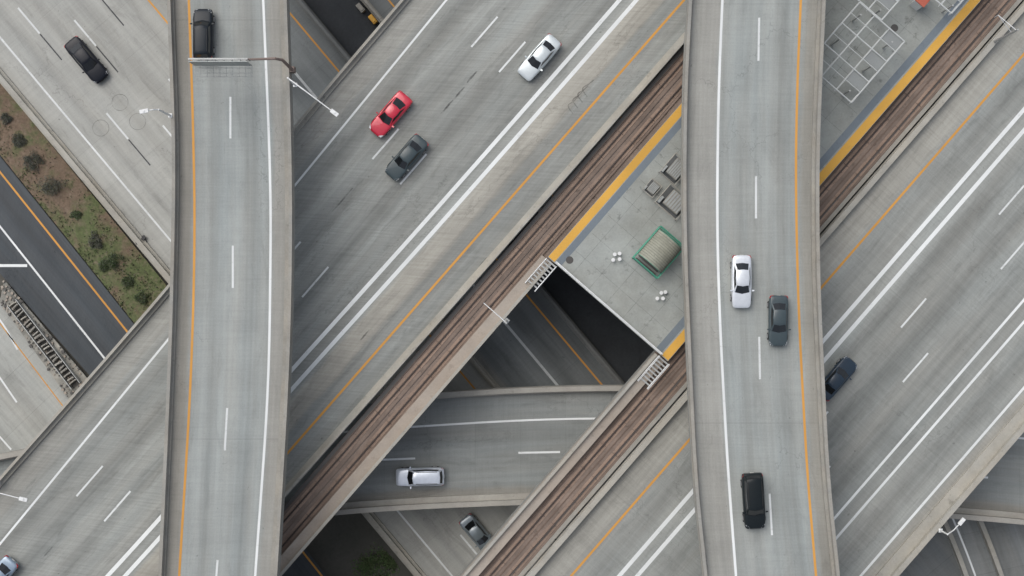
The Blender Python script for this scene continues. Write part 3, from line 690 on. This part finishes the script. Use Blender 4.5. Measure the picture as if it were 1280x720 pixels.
# ---------------------------------------------------------------- plants
lm=[plain('leaf_olive',(0.11,0.13,0.065),0.8),plain('leaf_green',(0.085,0.14,0.05),0.8),plain('leaf_dry',(0.16,0.15,0.12),0.9),plain('leaf_grey',(0.13,0.135,0.115),0.9)]
def bush(px,py,r,dry,label):
    b=P(px,py,0.15); e,pi=thing('bush',b,label,'bush','bushes on the freeway verge')
    m=MB()
    for k in range(7):
        a=random.random()*6.28; q=b+Vector((math.cos(a)*r*.6,math.sin(a)*r*.6,r*random.uniform(.6,1.0))); m.tube(b+Vector((0,0,-.1)),q,0.04,0.012,n=5)
    m.obj('trunk',lm[2],e,pi)
    m=MB(); cl=[(0,0,r*.4,r*.62)]*3
    for _ in range(15):
        a=random.random()*6.28; rr=r*random.uniform(.2,.8); cl.append((rr*math.cos(a),rr*math.sin(a)*.85,random.uniform(.15,.6)*r,random.uniform(.22,.38)*r))
    for i in range(2800):
        cx,cy,cz,cr=random.choice(cl); v=Vector((random.gauss(0,1),random.gauss(0,1),random.gauss(0,1))).normalized()*cr*random.uniform(.6,1.12)
        p=b+Vector((cx,cy,cz))+v
        if p.z<b.z: p.z=b.z+.02
        s=random.uniform(.03,.075); A=Vector((random.gauss(0,1),random.gauss(0,1),random.gauss(0,1))).normalized(); B=A.orthogonal().normalized()
        mi=random.choice((2,3,3,3,0) if dry else (0,1,1,0,3)); m.face([p-A*s,p+B*s*.6,p+A*s,p-B*s*.6],mi)
    m.obj('crown',lm,e,pi,merge=False,normals=False)
for (x,y,r,d) in ((8,148,.75,1),(25,176,.9,1),(45,201,1.25,1),(67,234,1.5,1),(97,268,.7,0),(121,301,1.1,1),(144,326,1.2,0),(131,332,.7,0),(160,352,1.0,0),(178,372,.9,0),(-12,122,1.0,1)):
    bush(x,y,r,d,'grey green rounded bush on the tan soil verge' if d else 'low green bush on the grassy verge')
m=MB(); 
for i in range(16000):
    k=random.randrange(NX-1); f=random.random()
    if random.random()>(.25+.75*f)*(0.35+0.65*min(1,max(0,(k-45)/30))): continue
    p=VA(k) if False else (crvA[k].lerp(crvB[k],f) if False else None)
    break
vA=crv([(-80,5),(212,361),(330,505)],-0.1,NX,0);vB=crv([(-80,95),(0,193),(165,400),(270,540)],-0.1,NX,0)
m=MB()
for i in range(16000):
    k=random.randrange(NX-1); f=random.random()
    if random.random()>(.25+.75*f)*(0.35+0.65*min(1,max(0,(k-45)/30))): continue
    p=vA[k].lerp(vB[k],f)+(vA[k+1]-vA[k])*random.random()
    if math.sin(p.x*1.1+2*math.sin(p.y*.7))+random.gauss(0,.6)<-0.1: continue
    p=p+Vector((0,0,.05+0.45*math.sin(math.pi*f))); h=random.uniform(.06,.22); a=random.random()*6.28; d=Vector((math.cos(a),math.sin(a),0))
    m.face([p-d*.04,p+d*.04,p+d*.03+Vector((random.uniform(-.15,.15),random.uniform(-.15,.15),h)),p-d*.03+Vector((random.uniform(-.15,.15),random.uniform(-.15,.15),h))],random.choice((0,0,1,2)))
meta(m.obj('grass',lm,merge=False,normals=False),'patchy green and dry grass on the verge',kind='stuff')
m=MB()
cl=[(random.uniform(455,500),random.uniform(688,780),random.uniform(5,13)) for _ in range(14)]
for i in range(6000):
    cx,cy,cr=random.choice(cl); x=random.gauss(cx,cr*.6);y=random.gauss(cy,cr*.6)
    p=P(x,y,-.6)
    s2=.766*x-.643*y
    if s2>-74 : continue
    h=random.uniform(.08,.3);a=random.random()*6.28;d=Vector((math.cos(a),math.sin(a),0))
    m.face([p-d*.08,p+d*.08,p+Vector((random.uniform(-.25,.25),random.uniform(-.25,.25),h))],random.choice((1,0,1)))
meta(m.obj('grass',lm,merge=False,normals=False),'green grass on the ground below the bridges',kind='stuff')

# ---------------------------------------------------------------- cars
M_glass=plain('car_glass',(0.012,0.014,0.016),0.08,0,0,0.6)
M_tyre=plain('tyre_rubber',(0.02,0.02,0.02),0.85)
M_rim=plain('wheel_rim',(0.45,0.45,0.46),0.3,0.8)
M_hl=plain('headlight_lens',(0.65,0.67,0.68),0.1)
M_tl=plain('taillight_lens',(0.35,0.02,0.02),0.2)
M_trim=plain('black_trim',(0.02,0.02,0.02),0.5)
M_plate=plain('number_plate',(0.6,0.6,0.58),0.5)
def car(px,py,z,ang,col,kind,label,Lc=4.75,Wc=1.84,metal=0.3,name='car'):
    e,_=thing(name,P(px,py,z+0.7),label,'car' if kind!='suv' else 'SUV'); e.location.z=z+0.01
    e.rotation_euler=(0,0,ang)
    dk=sum(col)<0.2; bk=sum(col)<0.08
    body=plain('car_paint',col,0.35 if dk else 0.28,0.0 if dk else metal,0.12 if bk else (0.35 if dk else 1.0),spec=0.2 if bk else (0.35 if dk else .5))
    W=Wc/2
    if kind=='sedan':
        st=[(-.5,.70,.78,.45),(-.488,.85,.90,.34),(-.45,.93,.97,.28),(-.36,.985,1.0,.22),(-.15,1,.97,.2),(.1,1,.96,.2),(.2,.99,.94,.2),(.33,.97,.88,.22),(.43,.92,.80,.26),(.48,.82,.72,.33),(.5,.64,.62,.42)]
        gh=dict(zr=1.44,rb=-.37,rt=-.20,ft=.06,fb=.215,wb=.86,wt=.66)
    elif kind=='coupe':
        st=[(-.5,.66,.76,.45),(-.488,.84,.88,.34),(-.45,.94,.95,.28),(-.36,1.0,.98,.22),(-.15,.98,.93,.2),(.1,.98,.92,.2),(.2,.99,.90,.2),(.33,.98,.84,.22),(.43,.90,.75,.26),(.48,.78,.68,.33),(.5,.58,.58,.42)]
        gh=dict(zr=1.33,rb=-.38,rt=-.17,ft=.03,fb=.20,wb=.84,wt=.62)
    else:
        st=[(-.5,.78,.98,.5),(-.49,.90,1.08,.38),(-.46,.96,1.12,.3),(-.36,1,1.12,.26),(-.15,1,1.10,.25),(.1,1,1.09,.25),(.22,.99,1.07,.25),(.34,.98,1.02,.26),(.44,.94,.95,.3),(.485,.86,.86,.36),(.5,.72,.72,.45)]
        gh=dict(zr=1.74,rb=-.475,rt=-.41,ft=.12,fb=.235,wb=.88,wt=.72)
    m=MB(); rings=[]
    for x,w,zt,zb in st:
        X=x*Lc; w=w*W; h=zt-zb
        half=[(0,zb),(w*.80,zb),(w*.96,zb+h*.15),(w,zb+h*.45),(w*.985,zb+h*.72),(w*.93,zb+h*.92),(w*.82,zt),(w*.45,zt+.02),(0,zt+.03)]
        ring=[Vector((X,y,zz)) for y,zz in half]+[Vector((X,-y,zz)) for y,zz in half[-2:0:-1]]
        rings.append(ring)
    for a,b in zip(rings,rings[1:]):
        n=len(a)
        for i in range(n): m.face([a[i],a[(i+1)%n],b[(i+1)%n],b[i]])
    m.face(rings[0]); m.face(rings[-1][::-1])
    o=m.obj('body',body,e,smooth=True); sm=o.modifiers.new('s','SUBSURF'); sm.levels=1; sm.render_levels=2
    zb=(0.93 if kind!='suv' else 1.08)-.04
    def outline(xb,xf,w,z,bow):
        return [Vector((xb*Lc,w*.93,z)),Vector((xb*Lc-bow*.5,0,z+.012)),Vector((xb*Lc,-w*.93,z)),Vector(((xb+xf)/2*Lc,-w,z)),Vector((xf*Lc,-w*.93,z)),Vector((xf*Lc+bow,0,z+.012)),Vector((xf*Lc,w*.93,z)),Vector(((xb+xf)/2*Lc,w,z))]
    Bo=outline(gh['rb'],gh['fb'],gh['wb']*W,zb,.16); To=outline(gh['rt'],gh['ft'],gh['wt']*W,gh['zr']-.05,.10)
    m=MB()
    for i in range(8): m.face([Bo[i],Bo[(i+1)%8],To[(i+1)%8],To[i]])
    cen=Vector(((To[0].x+To[4].x)/2,0,gh['zr']+.01))
    for i in range(8):
        a,b=To[i],To[(i+1)%8]; a2=a.lerp(cen,.25)+Vector((0,0,.035)); b2=b.lerp(cen,.25)+Vector((0,0,.035)); m.face([a,b,b2,a2]); m.face([a2,b2,cen])
    o=m.obj('roof',body,e,smooth=True)
    bv=o.modifiers.new('b','BEVEL'); bv.width=.03; bv.segments=2; bv.limit_method='ANGLE'
    def panel(idx,name,u0,u1,v0,v1,mat=M_glass,pr=.012):
        m=MB(); pts=[Bo[i] for i in idx]; tps=[To[i] for i in idx]
        cB=sum(pts,Vector())/len(pts); cT=sum(tps,Vector())/len(tps)
        nrm=(pts[-1]-pts[0]).cross(cT-cB).normalized()
        if nrm.dot((cB+cT)/2-Vector(((Bo[0].x+Bo[4].x)/2,0,1.0)))<0: nrm=-nrm
        n=len(idx)-1
        def ev(u,v):
            q=min(n-1,int(u*n)); f=u*n-q; return pts[q].lerp(pts[q+1],f).lerp(tps[q].lerp(tps[q+1],f),v)+nrm*pr
        K=6; us=[u0+(u1-u0)*k/K for k in range(K+1)]
        for a,b in zip(us,us[1:]): m.face([ev(a,v0),ev(b,v0),ev(b,v1),ev(a,v1)])
        return m.obj(name,mat,e,smooth=False)
    panel([4,5,6],'windshield',.05,.95,.12,.95)
    panel([0,1,2],'rear_window',.08,.92,.22 if kind!='suv' else .3,.92)
    panel([2,3,4],'side_window',.08,.93,.3,.9); panel([6,7,0],'side_window',.07,.92,.3,.9)
    for sx in (-.31,.305):
        for sy in (-1,1):
            r=.33 if kind!='suv' else .38; m=MB(); x=sx*Lc
            m.tube((x,sy*(W-.24),r),(x,sy*(W-.0),r),r,r*.97,n=22); wl=m.obj('wheel',M_tyre,e)
            m=MB(); m.tube((x,sy*(W+.0),r),(x,sy*(W+.012),r),r*.62,r*.58,n=16)
            for k in range(5):
                a=k*1.2566; m.box((x+math.cos(a)*r*.3,sy*(W+.016),r+math.sin(a)*r*.3),(r*.5,.01,.05),M=Matrix.Rotation(-a,3,'Y'))
            ri=m.obj('rim',M_rim,wl)
    for sy in (-1,1):
        zt=.66 if kind!='suv' else .82
        m=MB(); x=.455*Lc; 
        m.hexa([Vector((x-.20,sy*W*.90,zt-.1)),Vector((x+.11,sy*W*.80,zt-.12)),Vector((x+.17,sy*W*.50,zt-.12)),Vector((x-.02,sy*W*.62,zt-.1))],
               [Vector((x-.22,sy*W*.885,zt+.115)),Vector((x+.08,sy*W*.78,zt+.035)),Vector((x+.14,sy*W*.50,zt+.045)),Vector((x-.04,sy*W*.64,zt+.125))])
        m.obj('headlight',M_hl,e)
        m=MB(); x=-.47*Lc; zq=.80 if kind!='suv' else .95
        m.hexa([Vector((x+.14,sy*W*.955,zq-.1)),Vector((x-.10,sy*W*.86,zq-.1)),Vector((x-.145,sy*W*.55,zq-.1)),Vector((x-.02,sy*W*.6,zq-.1))],
               [Vector((x+.14,sy*W*.94,zq+.085)),Vector((x-.08,sy*W*.84,zq+.07)),Vector((x-.12,sy*W*.55,zq+.07)),Vector((x-.02,sy*W*.6,zq+.09))])
        m.obj('taillight',M_tl,e)
        m=MB(); x=(gh['fb']-.045)*Lc; z_=zb+.12
        m.hexa([Vector((x-.08,sy*(W-.04),z_-.06)),Vector((x+.07,sy*(W-.04),z_-.06)),Vector((x+.05,sy*(W+.17),z_-.04)),Vector((x-.07,sy*(W+.17),z_-.04))],
               [Vector((x-.08,sy*(W-.04),z_+.06)),Vector((x+.07,sy*(W-.04),z_+.06)),Vector((x+.04,sy*(W+.16),z_+.08)),Vector((x-.07,sy*(W+.16),z_+.08))])
        m.obj('mirror',body,e)
    m=MB(); m.box((.496*Lc,0,.46 if kind!='suv' else .6),(.05,W*.9,.16)); m.obj('grille',M_trim,e)
    m=MB(); m.box((-.5*Lc,0,.62),(.03,.32,.15)); m.obj('number_plate',M_plate,e)
    if kind=='suv':
        for sy in (-1,1):
            m=MB(); m.tube((gh['rt']*Lc+.2,sy*gh['wt']*W*.86,gh['zr']+.05),(gh['ft']*Lc-.25,sy*gh['wt']*W*.86,gh['zr']+.05),.022,n=6); m.obj('roof_rail',M_trim,e)
    return e
aD=math.atan2(0.755,0.655); aSW=aD+math.pi; aLF=-math.atan2(0.766,0.643)
car(108,75,ZL,aLF,(0.008,0.010,0.016),'sedan','black sedan driving on the lower freeway',5.4,2.0)
car(254,43,ZT,math.pi/2,(0.012,0.017,0.023),'suv','dark SUV beside the sign gantry on the flyover',4.6,1.82)
car(488,143,ZD,aSW,(0.55,0.012,0.04),'coupe','bright red coupe on the freeway deck',4.8,1.88,0.1)
car(508,197,ZD,aSW,(0.045,0.065,0.072),'sedan','dark teal grey sedan on the freeway deck',4.85,1.84)
car(674,72,ZD,aSW,(0.60,0.65,0.66),'sedan','silver white sedan on the freeway deck',4.85,1.86)
car(927,352,ZT,-math.pi/2,(0.72,0.75,0.78),'sedan','white sedan with dark windows on the flyover',4.8,1.84)
car(973,401,ZT,-math.pi/2-.01,(0.05,0.07,0.078),'sedan','dark grey sedan beside the flyover edge line',4.6,1.8)
car(942,626,ZT,-math.pi/2+.06,(0.010,0.014,0.016),'suv','black SUV on the flyover',5.05,1.98)
car(1046,473,ZD,aD,(0.022,0.04,0.062),'sedan','dark blue sedan emerging from under the flyover',4.6,1.8)
car(525,596,ZC,math.pi+.02,(0.68,0.73,0.80),'suv','white SUV driving on the curved ramp',4.9,1.9)
car(598,668,ZL,aLF,(0.22,0.26,0.28),'sedan','silver blue sedan on the shaded lower freeway',4.7,1.8)
car(-4,723,ZD,aSW,(0.25,0.32,0.40),'sedan','pale blue sedan near the freeway edge line',4.7,1.8)

# ---------------------------------------------------------------- light, camera
w=bpy.data.worlds.new('World'); scene.world=w; w.use_nodes=True; nt=w.node_tree
sky=nt.nodes.new('ShaderNodeTexSky'); sky.sky_type='NISHITA'; sky.sun_disc=False; sky.sun_elevation=math.radians(56); sky.sun_rotation=math.radians(315)
sky.dust_density=4.0; sky.air_density=1.0
hs=nt.nodes.new('ShaderNodeHueSaturation'); hs.inputs['Saturation'].default_value=0.5; nt.links.new(sky.outputs[0],hs.inputs['Color'])
bg=nt.nodes['Background']; nt.links.new(hs.outputs[0],bg.inputs[0]); bg.inputs[1].default_value=0.15
sl=bpy.data.lights.new('sun','SUN'); sl.energy=1.05; sl.angle=math.radians(55); sl.color=(1.0,0.985,0.95)
so=bpy.data.objects.new('sun',sl); scene.collection.objects.link(so); so.rotation_euler=(math.radians(34),0,math.radians(225))
cam=bpy.data.cameras.new('camera'); cam.sensor_width=36; cam.lens=F/1280*36; cam.clip_end=3000; cam.clip_start=1
co=bpy.data.objects.new('camera',cam); scene.collection.objects.link(co); co.location=(0,0,H); scene.camera=co
scene.view_settings.view_transform='Standard'; scene.view_settings.look='None'; scene.view_settings.exposure=0
